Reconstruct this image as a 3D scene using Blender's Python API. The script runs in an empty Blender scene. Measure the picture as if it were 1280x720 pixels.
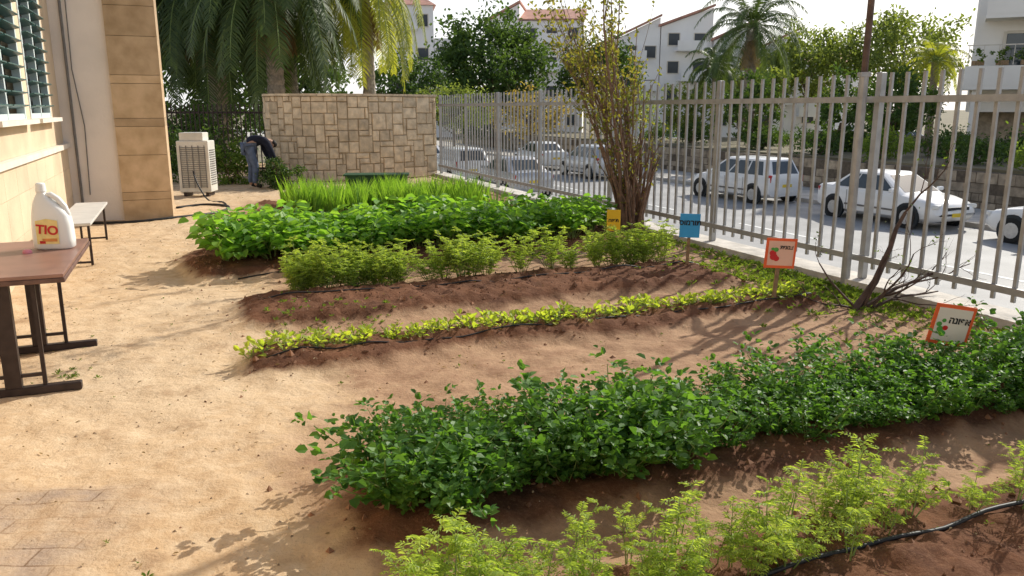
import bpy, math, random
from mathutils import Vector, Matrix, noise
R=random.Random(7)
TH=math.atan2(.375,.927)
U=Vector((-.375,.927,0)); N=Vector((.927,.375,0)); F0=Vector((3.88,5.81,0))
def P(s,t,z=0): return F0+U*s-N*t+Vector((0,0,z))
RZ=-1.15
scene=bpy.context.scene
# ---------------------------------------------------------------- materials
def nodes(name):
    m=bpy.data.materials.new(name); m.use_nodes=True
    nt=m.node_tree; b=nt.nodes['Principled BSDF']
    return m,nt,b
def mk(nt,t,**k):
    n=nt.nodes.new(t)
    for a,v in k.items(): setattr(n,a,v)
    return n
def c4(c): return (c[0],c[1],c[2],1)
def mat(name,col,rough=.7,var=.15,scale=6,metal=0,bump=0,bscale=40,island=0,spec=.3,col2=None):
    m,nt,b=nodes(name)
    tc=mk(nt,'ShaderNodeTexCoord'); nz=mk(nt,'ShaderNodeTexNoise')
    nz.inputs['Scale'].default_value=scale; nz.inputs['Detail'].default_value=6
    nt.links.new(tc.outputs['Object'],nz.inputs['Vector'])
    mx=mk(nt,'ShaderNodeMix',data_type='RGBA')
    a=col; c=col2 or tuple(x*(1-var*2) for x in col)
    mx.inputs[6].default_value=c4([min(1,x*(1+var)) for x in a]) if not col2 else c4(a)
    mx.inputs[7].default_value=c4(c)
    cr=mk(nt,'ShaderNodeValToRGB'); cr.color_ramp.elements[0].position=.35; cr.color_ramp.elements[1].position=.7
    nt.links.new(nz.outputs['Fac'],cr.inputs['Fac']); nt.links.new(cr.outputs['Color'],mx.inputs[0])
    out=mx.outputs[2]
    if island:
        g=mk(nt,'ShaderNodeNewGeometry'); mr=mk(nt,'ShaderNodeMapRange')
        mr.inputs['To Min'].default_value=1-island; mr.inputs['To Max'].default_value=1+island
        nt.links.new(g.outputs['Random Per Island'],mr.inputs['Value'])
        h=mk(nt,'ShaderNodeHueSaturation'); nt.links.new(mr.outputs['Result'],h.inputs['Value'])
        nt.links.new(out,h.inputs['Color']); out=h.outputs['Color']
    nt.links.new(out,b.inputs['Base Color'])
    b.inputs['Roughness'].default_value=rough; b.inputs['Metallic'].default_value=metal
    b.inputs['Specular IOR Level'].default_value=spec
    if bump:
        n2=mk(nt,'ShaderNodeTexNoise'); n2.inputs['Scale'].default_value=bscale; n2.inputs['Detail'].default_value=8
        nt.links.new(tc.outputs['Object'],n2.inputs['Vector'])
        bp=mk(nt,'ShaderNodeBump'); bp.inputs['Strength'].default_value=bump; bp.inputs['Distance'].default_value=.02
        nt.links.new(n2.outputs['Fac'],bp.inputs['Height']); nt.links.new(bp.outputs['Normal'],b.inputs['Normal'])
    return m
def leafmat(name,c1,c2,trans=.4,rough=.55):
    m,nt,b=nodes(name)
    g=mk(nt,'ShaderNodeNewGeometry'); oi=mk(nt,'ShaderNodeObjectInfo')
    ad=mk(nt,'ShaderNodeMath',operation='MULTIPLY_ADD'); ad.inputs[1].default_value=.7
    mu=mk(nt,'ShaderNodeMath',operation='MULTIPLY'); mu.inputs[1].default_value=.3
    nt.links.new(oi.outputs['Random'],mu.inputs[0]); nt.links.new(g.outputs['Random Per Island'],ad.inputs[0]); nt.links.new(mu.outputs[0],ad.inputs[2])
    mx=mk(nt,'ShaderNodeMix',data_type='RGBA'); mx.inputs[6].default_value=c4(c1); mx.inputs[7].default_value=c4(c2)
    nt.links.new(ad.outputs[0],mx.inputs[0])
    nt.links.new(mx.outputs[2],b.inputs['Base Color']); b.inputs['Roughness'].default_value=rough
    b.inputs['Specular IOR Level'].default_value=.25
    tr=mk(nt,'ShaderNodeBsdfTranslucent')
    h=mk(nt,'ShaderNodeMix',data_type='RGBA',blend_type='MULTIPLY'); h.inputs[0].default_value=1
    h.inputs[7].default_value=(2.6,2.4,.9,1); nt.links.new(mx.outputs[2],h.inputs[6]); nt.links.new(h.outputs[2],tr.inputs['Color'])
    ms=mk(nt,'ShaderNodeMixShader'); ms.inputs[0].default_value=trans
    nt.links.new(b.outputs[0],ms.inputs[1]); nt.links.new(tr.outputs[0],ms.inputs[2])
    nt.links.new(ms.outputs[0],nt.nodes['Material Output'].inputs['Surface'])
    return m
def groundmat():
    m,nt,b=nodes('garden_soil'); L=nt.links.new
    tc=mk(nt,'ShaderNodeTexCoord')
    def nz(sc,det=8,rg=.6):
        n=mk(nt,'ShaderNodeTexNoise'); n.inputs['Scale'].default_value=sc; n.inputs['Detail'].default_value=det; n.inputs['Roughness'].default_value=rg
        L(tc.outputs['Object'],n.inputs['Vector']); return n
    def ramp(src,p0,p1):
        r=mk(nt,'ShaderNodeMapRange'); r.inputs['From Min'].default_value=p0; r.inputs['From Max'].default_value=p1; L(src,r.inputs['Value']); return r.outputs['Result']
    def mix(f,a,c):
        x=mk(nt,'ShaderNodeMix',data_type='RGBA')
        if isinstance(f,float): x.inputs[0].default_value=f
        else: L(f,x.inputs[0])
        for i,q in ((6,a),(7,c)):
            if isinstance(q,tuple): x.inputs[i].default_value=c4(q)
            else: L(q,x.inputs[i])
        return x.outputs[2]
    n1=nz(1.1); n2=nz(9); n3=nz(60,6,.7); n4=nz(3.2,10,.65); n6=nz(.55,4)
    sand=mix(ramp(n1.outputs['Fac'],.35,.65),(.60,.43,.26),(.50,.335,.19))
    sand=mix(ramp(n6.outputs['Fac'],.45,.7),sand,(.65,.50,.33))
    sand=mix(ramp(n2.outputs['Fac'],.42,.75),sand,(.66,.51,.34))
    sand=mix(ramp(n4.outputs['Fac'],.56,.72),sand,(.38,.25,.145))
    sand=mix(ramp(n3.outputs['Fac'],.58,.8),sand,(.27,.17,.10))
    br=mk(nt,'ShaderNodeTexBrick'); br.inputs['Scale'].default_value=1; br.inputs['Brick Width'].default_value=.24; br.inputs['Row Height'].default_value=.12; br.inputs['Mortar Size'].default_value=.006; br.inputs['Mortar Smooth'].default_value=.6
    br.inputs['Color1'].default_value=(.40,.30,.22,1); br.inputs['Color2'].default_value=(.34,.26,.2,1); br.inputs['Mortar'].default_value=(.20,.13,.085,1)
    L(tc.outputs['Object'],br.inputs['Vector'])
    ap_=mk(nt,'ShaderNodeAttribute',attribute_name='pave')
    pm_=mk(nt,'ShaderNodeMath',operation='MULTIPLY'); L(ramp(n4.outputs['Fac'],.68,.38),pm_.inputs[0]); L(ap_.outputs['Fac'],pm_.inputs[1])
    sand=mix(pm_.outputs[0],sand,br.outputs['Color'])
    soil=mix(ramp(n4.outputs['Fac'],.35,.65),(.19,.088,.047),(.095,.044,.026))
    soil=mix(ramp(n3.outputs['Fac'],.5,.8),soil,(.24,.13,.075))
    mid=mix(ramp(n4.outputs['Fac'],.4,.65),(.42,.27,.165),(.28,.165,.10))
    a1=mk(nt,'ShaderNodeAttribute',attribute_name='bed'); a2=mk(nt,'ShaderNodeAttribute',attribute_name='plot')
    ma=mk(nt,'ShaderNodeMath',operation='MULTIPLY_ADD'); L(n4.outputs['Fac'],ma.inputs[0]); ma.inputs[1].default_value=.9; L(a1.outputs['Fac'],ma.inputs[2])
    mb=mk(nt,'ShaderNodeMath',operation='MULTIPLY_ADD'); L(n2.outputs['Fac'],mb.inputs[0]); mb.inputs[1].default_value=.9; L(a2.outputs['Fac'],mb.inputs[2])
    col=mix(ramp(mb.outputs[0],.65,1.15),sand,mid)
    col=mix(ramp(ma.outputs[0],.7,1.12),col,soil)
    L(col,b.inputs['Base Color']); b.inputs['Roughness'].default_value=.95; b.inputs['Specular IOR Level'].default_value=.1
    b1=mk(nt,'ShaderNodeBump'); b1.inputs['Strength'].default_value=.6; b1.inputs['Distance'].default_value=.06; L(n4.outputs['Fac'],b1.inputs['Height'])
    n5=nz(22,10,.7)
    b2=mk(nt,'ShaderNodeBump'); b2.inputs['Strength'].default_value=.55; b2.inputs['Distance'].default_value=.02; L(n5.outputs['Fac'],b2.inputs['Height']); L(b1.outputs[0],b2.inputs['Normal'])
    L(b2.outputs[0],b.inputs['Normal'])
    return m
M={}
M['soil']=groundmat()
M['earth']=mat('dry_earth',(.22,.19,.12),.95,.2,.3,bump=.3)
M['asphalt']=mat('asphalt',(.34,.335,.325),.65,.12,.8,bump=.3,bscale=60)
M['pave']=mat('pavement_slabs',(.50,.47,.42),.85,.12,2,bump=.2)
M['white_line']=mat('road_paint',(.75,.75,.72),.7,.1,5)
M['kerb']=mat('pale_concrete',(.58,.54,.48),.85,.15,5,bump=.4,bscale=30)
M['fence']=mat('grey_fence_paint',(.37,.37,.365),.45,.10,9,metal=.25,bump=.1)
M['pole']=mat('brown_pole_paint',(.12,.075,.055),.6,.2,12)
M['stone']=mat('rough_ashlar',(.66,.54,.38),.9,.14,7,bump=.7,bscale=22,island=.18)
M['streetstone']=mat('brown_street_stone',(.36,.29,.21),.9,.2,5,bump=.7,bscale=22,island=.28)
M['mortar']=mat('pale_mortar',(.34,.26,.17),.95,.15,10)
M['darkmortar']=mat('dark_mortar',(.14,.11,.08),.95,.15,10)  # plain dark joint colour of the brown street walls
M['colstone']=mat('banded_cladding',(.55,.40,.25),.85,.16,5,bump=.25,bscale=18,island=.2,col2=(.40,.28,.16))
M['plaster']=mat('white_plaster',(.76,.69,.62),.9,.06,1.5,bump=.15)
M['cream']=mat('cream_stone_wall',(.66,.52,.36),.85,.08,2,bump=.2,bscale=25,island=.06)
M['sill']=mat('pale_ledge',(.70,.64,.55),.8,.06,4)
M['frame']=mat('white_frame',(.62,.70,.70),.4,.04,6)
M['louver']=mat('green_louver',(.05,.12,.11),.35,.08,6)
M['dark']=mat('dark_interior',(.02,.025,.03),.5,.1,4)
M['glass']=mat('dark_glass',(.03,.045,.055),.08,.1,4,spec=.7)
M['houseglass']=mat('house_window_glass',(.06,.07,.08),.4,.2,.5,spec=.3)
M['metal_dark']=mat('dark_brown_steel',(.045,.032,.03),.45,.15,14,metal=.3)
M['tabletop']=mat('brown_laminate',(.26,.14,.105),.35,.12,5,spec=.5)
M['tabletop_edge']=mat('worn_edge',(.16,.09,.07),.6,.2,9)
M['benchtop']=mat('pale_laminate',(.62,.60,.56),.4,.06,5)
M['plastic_white']=mat('white_plastic',(.84,.84,.80),.3,.03,3)
M['pink']=mat('pink_plastic',(.70,.25,.30),.35,.03,3)
M['label_or']=mat('orange_label',(.75,.30,.08),.4,.1,30)
M['label_cream']=mat('label_yellow',(.88,.70,.28),.4,.05,30)
M['red']=mat('red_print',(.60,.03,.03),.4,.03,5)
M['hose']=mat('black_hose',(.02,.02,.02),.5,.2,20)
M['acwhite']=mat('ac_enamel',(.66,.64,.57),.5,.08,4)
M['acdark']=mat('ac_grille',(.18,.17,.16),.6,.1,10)
M['wood']=mat('weathered_stake',(.30,.2,.11),.85,.2,18,bump=.3)
M['blue']=mat('blue_board',(.05,.36,.70),.5,.05,5)
M['orange']=mat('orange_board',(.85,.14,.04),.5,.05,5)
M['yellow']=mat('yellow_board',(.80,.52,.03),.5,.05,5)
M['paper']=mat('sign_paper',(.78,.70,.58),.6,.05,5)
M['salmon']=mat('salmon_paper',(.82,.50,.36),.6,.05,5)
M['ink']=mat('black_ink',(.02,.02,.02),.6,0,5)
M['green_print']=mat('green_print',(.10,.35,.06),.6,.1,20)
M['bark']=mat('bark',(.17,.12,.085),.95,.25,12,bump=.6)
M['palmbark']=mat('palm_bark',(.30,.26,.21),.95,.2,14,bump=.8,bscale=18)
M['twig']=mat('brown_stem',(.20,.125,.085),.8,.2,16,bump=.3)
M['darktwig']=mat('dark_twig',(.10,.065,.05),.8,.2,16,bump=.3)
M['stem']=mat('green_stem',(.20,.28,.08),.6,.1,16)
M['greenbox']=mat('green_paint',(.02,.075,.03),.6,.1,8)
M['carwhite']=mat('white_car_paint',(.82,.82,.81),.22,.01,2,spec=.6)
M['carsilver']=mat('silver_car_paint',(.50,.51,.53),.25,.01,2,metal=.4,spec=.6)
M['tyre']=mat('tyre_rubber',(.02,.02,.02),.8,.1,20)
M['rim']=mat('rim_alloy',(.5,.5,.5),.35,.05,10,metal=.6)
M['lampw']=mat('clear_lamp',(.75,.75,.72),.15,.02,5)
M['lampr']=mat('tail_lamp',(.45,.02,.02),.2,.02,5)
M['plate']=mat('yellow_plate',(.75,.55,.05),.5,.02,5)
M['housewhite']=mat('white_render',(.88,.86,.84),.9,.04,.4)
M['rooftile']=mat('red_roof_tile',(.46,.24,.18),.85,.15,2,bump=.3,bscale=8)
M['aptcream']=mat('cream_cladding',(.88,.84,.78),.85,.05,.6)
M['skin']=mat('skin',(.42,.25,.17),.6,.05,10)
M['jeans']=mat('faded_jeans',(.10,.13,.20),.9,.15,12)
M['navy']=mat('navy_jacket',(.012,.015,.03),.9,.15,12)
M['hair']=mat('dark_hair',(.015,.012,.01),.7,.1,30)
M['shoe']=mat('dark_shoe',(.03,.028,.025),.7,.1,30)
LF={}
LF['feather']=leafmat('feathery_leaf',(.17,.26,.05),(.34,.43,.12),.47)
LF['pea']=leafmat('pea_leaf',(.035,.105,.022),(.12,.25,.045),.38,.5)
LF['radish']=leafmat('seedling_leaf',(.18,.27,.04),(.36,.43,.08),.45)
LF['potato']=leafmat('squash_leaf',(.09,.22,.035),(.21,.38,.07),.44,.5)
LF['corn']=leafmat('blade_leaf',(.09,.21,.03),(.20,.34,.06),.42)
LF['tree']=leafmat('tree_leaf',(.028,.06,.018),(.08,.14,.035),.3)
LF['lighttree']=leafmat('light_tree_leaf',(.08,.12,.03),(.20,.25,.08),.38)
LF['yellowtree']=leafmat('yellow_tree_leaf',(.15,.14,.05),(.30,.23,.09),.4)
LF['bronze']=leafmat('bronze_green_leaf',(.10,.13,.03),(.25,.22,.06),.4)
LF['palm']=leafmat('palm_leaflet',(.026,.055,.019),(.08,.12,.038),.22)
LF['palmy']=leafmat('yellow_palm_leaflet',(.14,.18,.03),(.32,.34,.07),.4)
LF['drypalm']=leafmat('dry_palm_leaf',(.14,.10,.05),(.30,.22,.12),.2)
LF['weed']=leafmat('weed_leaf',(.06,.12,.02),(.18,.25,.05),.38)
# ---------------------------------------------------------------- mesh builder
class MB:
    def __init__(s): s.v=[];s.f=[];s.m=[]
    def add(s,vs,fs,m=0):
        o=len(s.v); s.v.extend([tuple(x) for x in vs]); s.f.extend([[i+o for i in f] for f in fs]); s.m.extend([m]*len(fs))
    def box(s,c,d,m=0,rot=0,mtx=None,bev=0):
        hx,hy,hz=d[0]/2,d[1]/2,d[2]/2
        ca,sa=math.cos(rot),math.sin(rot)
        if bev:
            vs=[];fs=[]
            b=bev
            rings=[(-hz,b),(-hz+b,0),(hz-b,0),(hz,b)]
            for z,q in rings:
                for (x,y) in [(-hx+q,-hy+q),(hx-q,-hy+q),(hx-q,hy-q),(-hx+q,hy-q)]:
                    vs.append((x,y,z))
            fs.append([3,2,1,0]); fs.append([12,13,14,15])
            for r in range(3):
                for i in range(4):
                    fs.append([r*4+i,r*4+(i+1)%4,r*4+4+(i+1)%4,r*4+4+i])
        else:
            vs=[(-hx,-hy,-hz),(hx,-hy,-hz),(hx,hy,-hz),(-hx,hy,-hz),(-hx,-hy,hz),(hx,-hy,hz),(hx,hy,hz),(-hx,hy,hz)]
            fs=[[3,2,1,0],[4,5,6,7],[0,1,5,4],[1,2,6,5],[2,3,7,6],[3,0,4,7]]
        if mtx is not None: vs=[tuple(mtx@Vector(v)+Vector(c)) for v in vs]
        else: vs=[(v[0]*ca-v[1]*sa+c[0],v[0]*sa+v[1]*ca+c[1],v[2]+c[2]) for v in vs]
        s.add(vs,fs,m)
    def tube(s,pts,rad,n=6,m=0):
        pts=[Vector(p) for p in pts]
        if not isinstance(rad,(list,tuple)): rad=[rad]*len(pts)
        vs=[];fs=[]; ref=None
        for i,p in enumerate(pts):
            d=(pts[min(i+1,len(pts)-1)]-pts[max(i-1,0)])
            if d.length<1e-9: d=Vector((0,0,1))
            d.normalize()
            if ref is None:
                ref=Vector((1,0,0)) if abs(d.x)<.8 else Vector((0,1,0))
            a=(ref-d*ref.dot(d)).normalized(); b=d.cross(a); ref=a
            for k in range(n):
                an=2*math.pi*k/n; vs.append(p+(a*math.cos(an)+b*math.sin(an))*rad[i])
        for i in range(len(pts)-1):
            for k in range(n): fs.append([i*n+k,i*n+(k+1)%n,(i+1)*n+(k+1)%n,(i+1)*n+k])
        fs.append(list(range(n))[::-1]); fs.append([(len(pts)-1)*n+k for k in range(n)])
        s.add(vs,fs,m)
    def rings(s,rs,m=0,cap=True):
        n=len(rs[0]); vs=[p for r in rs for p in r]; fs=[]
        for i in range(len(rs)-1):
            for k in range(n): fs.append([i*n+k,i*n+(k+1)%n,(i+1)*n+(k+1)%n,(i+1)*n+k])
        if cap: fs.append(list(range(n))[::-1]); fs.append([(len(rs)-1)*n+k for k in range(n)])
        s.add(vs,fs,m)
    def leaf(s,p,d,up,L,W,fold=.25,droop=.1,m=0):
        d=d.normalized(); sd=d.cross(up)
        if sd.length<1e-4: sd=d.cross(Vector((1,0,0)))
        sd.normalize(); nn=sd.cross(d)
        q=lambda a,b,c: p+d*(a*L)+sd*(b*W)+nn*(c*L)
        s.add([p,q(.3,.42,fold*W/L),q(.72,.36,fold*W/L-droop*.5),q(1,0,-droop),q(.72,-.36,fold*W/L-droop*.5),q(.3,-.42,fold*W/L)],[[0,1,2,3],[0,3,4,5]],m)
    def mesh(s,name,mats,smooth=False):
        me=bpy.data.meshes.new(name); me.from_pydata(s.v,[],s.f)
        for q in mats: me.materials.append(q)
        if len(mats)>1: me.polygons.foreach_set('material_index',s.m)
        if smooth: me.polygons.foreach_set('use_smooth',[True]*len(me.polygons))
        me.update(); return me
    def obj(s,name,mats,parent=None,loc=(0,0,0),rot=0,smooth=False):
        if not isinstance(mats,(list,tuple)): mats=[mats]
        me=s.mesh(name,mats,smooth)
        return link(name,me,parent,loc,rot)
def link(name,me,parent=None,loc=(0,0,0),rot=0):
    o=bpy.data.objects.new(name,me); scene.collection.objects.link(o)
    o.location=loc
    o.rotation_euler=(0,0,rot) if not isinstance(rot,(tuple,list)) else rot
    if parent: o.parent=parent
    return o
def empty(name,loc,rot=0): 
    e=link(name,None,None,loc,rot); e.empty_display_size=.2; return e
def tag(o,label,cat,group=None):
    o['label']=label; o['category']=cat
    if group: o['group']=group
    return o
def kind(o,k,label=None):
    o['kind']=k
    if label: o['label']=label
    return o
def copy_thing(root,loc,rot=0,scale=1):
    def cp(o,par):
        n=o.copy(); scene.collection.objects.link(n)
        if par: n.parent=par
        for c in list(o.children): cp(c,n)
        return n
    n=cp(root,None); n.location=loc; n.rotation_euler=(0,0,rot) if not isinstance(rot,(tuple,list)) else rot
    n.scale=(scale,)*3 if not isinstance(scale,(tuple,list)) else scale
    return n
def bevel(o,w=.006,seg=2):
    b=o.modifiers.new('bevel','BEVEL'); b.width=w; b.segments=seg; b.limit_method='ANGLE'; return o
# ---------------------------------------------------------------- terrain
BEDS=[(-2.05,.50,.2,5.5,.09),(-.85,.55,.3,5.5,.08),(1.35,.38,.6,5.7,.09),(2.68,.62,.8,5.65,.10),(5.1,1.0,.4,5.95,.10),(9.5,1.4,.6,4.9,.07)]
def sst(x): x=max(0,min(1,x)); return x*x*(3-2*x)
def bedf(s,t):
    best=0;h=0
    w=noise.noise(Vector((s*.9,t*.9,3)))*.18
    for s0,hw,t0,t1,hh in BEDS:
        a=sst((hw-abs(s-s0)+w)/.28)*sst((t-t0+w)/.3)*sst((t1-t+w*1.5)/.35)
        if a>best: best=a
        h=max(h,a*hh)
    return best,h
def height(s,t):
    b,h=bedf(s,t)
    z=h+.014*noise.noise(Vector((s*1.3,t*1.3,0)))+.018*noise.noise(Vector((s*4,t*4,9)))
    z+= (.009+.022*b)*noise.noise(Vector((s*9,t*9,5))) + (.004+.016*b)*noise.noise(Vector((s*21,t*21,5)))
    return z
def fr(a,b,st): 
    n=int(round((b-a)/st)); return [a+(b-a)*i/n for i in range(n+1)]
ss=[-30,-20,-12,-8,-6]+fr(-4.5,3.5,.035)+fr(3.56,8,.06)+fr(8.1,16,.1)+[17,19,21,22]
ts=fr(0,6.8,.035)+fr(6.86,8,.07)+[9,11,14,18,26,40]
vs=[];bd=[];pl=[];pv=[]
for s in ss:
    for t in ts:
        b,_=bedf(s,t)
        p=P(s,t,height(s,t)); vs.append(tuple(p)); bd.append(b)
        w=noise.noise(Vector((s*.6,t*.6,7)))*.8
        pl.append(sst((5.6-t+w)/.7)*sst((12-s)/1.5)*.75)
        pv.append(.95*sst((-1.42-p.x+w*.25)/.35)*sst((3.33-p.y+w*.1)/.12))
nt_=len(ts); fs=[]
for i in range(len(ss)-1):
    for j in range(nt_-1):
        a=i*nt_+j; fs.append((a,a+1,a+nt_+1,a+nt_))
me=bpy.data.meshes.new('garden_ground'); me.from_pydata(vs,[],fs); me.materials.append(M['soil'])
for nm,dat in(('bed',bd),('plot',pl),('pave',pv)):
    at_=me.attributes.new(nm,'FLOAT','POINT'); at_.data.foreach_set('value',dat)
me.polygons.foreach_set('use_smooth',[True]*len(me.polygons)); me.update()
me.flip_normals() if me.polygons[0].normal.z<0 else None
kind(link('garden_ground',me),'structure')
def place(s,t,z=0): return P(s,t,height(s,t)+z)
def ground_at(v):
    d=Vector((v[0],v[1],0))-F0; return height(d.dot(U),-d.dot(N))
def sheet(name,x0,x1,y0,y1,z,m,nx=1,ny=1):
    b=MB(); vs=[];fs=[]
    for j in range(ny+1):
        for i in range(nx+1): vs.append((x0+(x1-x0)*i/nx,y0+(y1-y0)*j/ny,0))
    for j in range(ny):
        for i in range(nx):
            a=j*(nx+1)+i; fs.append([a,a+1,a+nx+2,a+nx+1])
    b.add(vs,fs); return b.obj(name,m,None,(F0.x,F0.y,z),TH)
b=MB(); b.add([(-900,-300,0),(900,-300,0),(900,1500,0),(-900,1500,0)],[[0,1,2,3]])
kind(b.obj('ground',M['earth'],None,(0,0,RZ-.16)),'structure')
kind(sheet('road',2.6,12.4,-40,120,RZ-.12,M['asphalt']),'structure')
def slab(name,x0,x1,y0,y1,z0,z1,m):
    b=MB(); b.box(((x0+x1)/2,(y0+y1)/2,(z0+z1)/2),(x1-x0,y1-y0,z1-z0)); o=b.obj(name,m,None,(F0.x,F0.y,0),TH); return o
kind(slab('near_pavement',.32,2.6,-40,120,RZ-.3,RZ,M['pave']),'structure')
kind(slab('far_pavement',12.4,15.2,-40,120,RZ-.3,RZ,M['pave']),'structure')
for i in range(18):
    kind(sheet('road_marking',7.4,7.52,-20+i*6,-17+i*6,RZ-.116,M['white_line']),'structure')
kind(slab('terrace_ground',15.6,21,-30,60,RZ-.2,-.05,M['earth']),'structure')
# ---------------------------------------------------------------- fence + retaining kerb
o=slab('retaining_wall',-.06,.30,-12,22,RZ-.3,.07,M['kerb']); tag(o,'low pale concrete kerb wall carrying the metal fence','wall')
fence=empty('metal_fence',(F0.x,F0.y,.07),TH); tag(fence,'grey metal picket fence along the street side of the garden','fence')
SP=[-2.6,-.6,1.72,4.1,6.7,9.3,11.4,13.4,15.35]
b=MB(); b.box((0,0,.95),(.06,.06,1.9),bev=.006); pm=b.mesh('post',[M['fence']])
for q in SP: o=link('post',pm,fence,(.12,q,0))
for z in (.2,1.66):
    b=MB(); b.box((.055,(SP[0]+SP[-1])/2,z),(.03,SP[-1]-SP[0],.055)); b.obj('rail',M['fence'],fence)
b=MB(); b.box((0,0,0),(.024,.030,1.78)); pk=b.mesh('picket',[M['fence']])
k=SP[0]+.17; cnt=0
while k<SP[-1]-.08 and cnt<100:
    if min(abs(k-q) for q in SP)>.055:
        link('picket',pk,fence,(.085,k,1.0+R.uniform(-.004,.004)),0).rotation_euler=(R.uniform(-.008,.008),0,0); cnt+=1
    k+=.174
b=MB(); b.tube([(0,0,-.1),(0,0,1.95)],.042,10,0); b.tube([(0,0,1.95),(0.01,0,5.2)],.030,10,1); b.box((0,0,1.95),(.09,.09,.04),0)
pole=b.obj('metal_pole',[M['fence'],M['pole']],None,P(1.78,.03,0)); tag(pole,'tall thin brown metal pole standing at the fence','pole')
# ---------------------------------------------------------------- stone wall (curved)
def wallpt(a):
    x=-6.30+4.42*a; y=19.2+.95*a-1.1*math.sin(math.pi*a)
    if a<.16: q=(.16-a)/.16; y+=1.6*q*q; x+=.28*q*q
    return Vector((x,y,0))
b=MB(); H=1.93; nseg=24
pts=[wallpt(i/nseg) for i in range(nseg+1)]
def nrm(a):
    d=(wallpt(min(1,a+.01))-wallpt(max(0,a-.01))).normalized(); return Vector((d.y,-d.x,0))
for i in range(nseg):
    a0,a1=i/nseg,(i+1)/nseg
    p0,p1=pts[i],pts[i+1]; n0,n1=nrm(a0),nrm(a1)
    b.add([p0,p1,p1-n1*.35,p0-n0*.35,p0+Vector((0,0,H)),p1+Vector((0,0,H)),p1-n1*.35+Vector((0,0,H)),p0-n0*.35+Vector((0,0,H))],[[0,1,5,4],[2,3,7,6],[4,5,6,7],[1,2,6,5],[3,0,4,7]],1)
Lw=5.2
def stone(x0,x1,z0,z1):
    a0,a1=x0/Lw,x1/Lw
    g=.006; a0+=g/Lw;a1-=g/Lw; z0+=g; z1-=g
    pr=R.uniform(.015,.04)
    q0=wallpt(a0);q1=wallpt(a1);n0=nrm(a0);n1=nrm(a1)
    j=lambda: R.uniform(-.006,.006)
    bk=[q0+Vector((0,0,z0)),q1+Vector((0,0,z0)),q1+Vector((0,0,z1)),q0+Vector((0,0,z1))]
    d=(q1-q0).normalized()
    fc=[]
    for (p,n,z,sx,sz) in ((q0,n0,z0,1,1),(q1,n1,z0,-1,1),(q1,n1,z1,-1,-1),(q0,n0,z1,1,-1)):
        fc.append(p+n*(pr+j())+d*(sx*.01+j())+Vector((0,0,z+sz*.01+j())))
    mid=(fc[0]+fc[1]+fc[2]+fc[3])/4+(n0+n1)*.5*R.uniform(.0,.02)
    b.add(bk+fc+[mid],[[0,1,5,4],[1,2,6,5],[2,3,7,6],[3,0,4,7],[4,5,8],[5,6,8],[6,7,8],[7,4,8]],0)
CW=.085; ncol=int(Lw/CW); nrow=15; ch=H/nrow
occ=[[False]*ncol for _ in range(nrow)]
for r in range(nrow):
    c=0
    while c<ncol:
        if occ[r][c]: c+=1; continue
        w=R.choice([2,3,3,3,4,4,5]); h=R.choice([1,2,2,2,2,3]); 
        if r==nrow-1: h=1
        h=min(h,nrow-r); 
        ww=0
        while ww<w and c+ww<ncol and not occ[r][c+ww]: ww+=1
        for rr in range(r,r+h):
            for cc in range(c,c+ww): occ[rr][cc]=True
        stone(c*CW,(c+ww)*CW,r*ch,(r+h)*ch); c+=ww
wall=b.obj('stone_wall',[M['stone'],M['mortar']]); tag(wall,'curved garden wall of rough tan stone blocks','wall')
b=MB()
for i in range(14):
    a0,a1=i/14+.001,(i+1)/14-.001
    p0,p1=wallpt(a0),wallpt(a1);n0,n1=nrm(a0),nrm(a1); z=H+.001
    v=[p0+n0*.06,p1+n1*.06,p1-n1*.4,p0-n0*.4]
    b.add([x+Vector((0,0,z)) for x in v]+[x+Vector((0,0,z+.05)) for x in v],[[3,2,1,0],[4,5,6,7],[0,1,5,4],[1,2,6,5],[2,3,7,6],[3,0,4,7]])
b.obj('coping',M['stone'],wall)
g=empty('iron_railing',(-9.6,20.9,0),-.06); tag(g,'dark iron railing beside the stone wall','railing')
for z in (.15,1.55):
    b=MB(); b.box((1.7,0,z),(3.6,.04,.05)); b.obj('rail',M['metal_dark'],g)
b=MB(); b.box((0,0,.88),(.025,.025,1.76)); pk=b.mesh('picket',[M['metal_dark']])
for i in range(30): link('picket',pk,g,(-.05+i*.12,-.033,0))
# ---------------------------------------------------------------- school building
bx=-7.41
bd_=empty('school_building',(F0.x,F0.y,0),TH); tag(bd_,'cream stone building with louvred windows and banded corner column','building')
def S(p): d=Vector((p[0],p[1],0))-F0; return d.dot(U)
yc=S((-6.54,11.75))
def yw(Y): X=-1.76-.405*Y; return S((X,Y))
wins=[(yw(3.2),yw(5.2)),(yw(5.5),yw(7.0)),(yw(7.3),yw(9.15)),(yw(9.45),yw(10.9))]
b=MB(); z0,z1=1.53,3.3
segs=[]
prev=-7
for a,c in wins: segs.append((prev,a)); prev=c
segs.append((prev,yc))
def wb(b,y0,y1,za,zb,dx=0,m=0): b.box((bx-.2+dx,(y0+y1)/2,(za+zb)/2),(.4,y1-y0,zb-za),m)
for a,c in segs: wb(b,a,c,1.16,5.5)
for a,c in wins: wb(b,a,c,1.16,z0-.002); wb(b,a,c,z1+.002,5.5)
b.obj('wall',M['cream'],bd_)
b=MB(); 
yy=-7
while yy<yc-.05:
    e=min(yc,yy+.62)
    for zz in (-.2,.4,.8):
        zt={-.2:.397,.4:.797,.8:1.09}[zz]
        b.box((bx-.18,(yy+e)/2,(zz+zt)/2),(.44,e-yy-.004,zt-zz),0)
    yy=e
b.obj('plinth',M['cream'],bd_)
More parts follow.
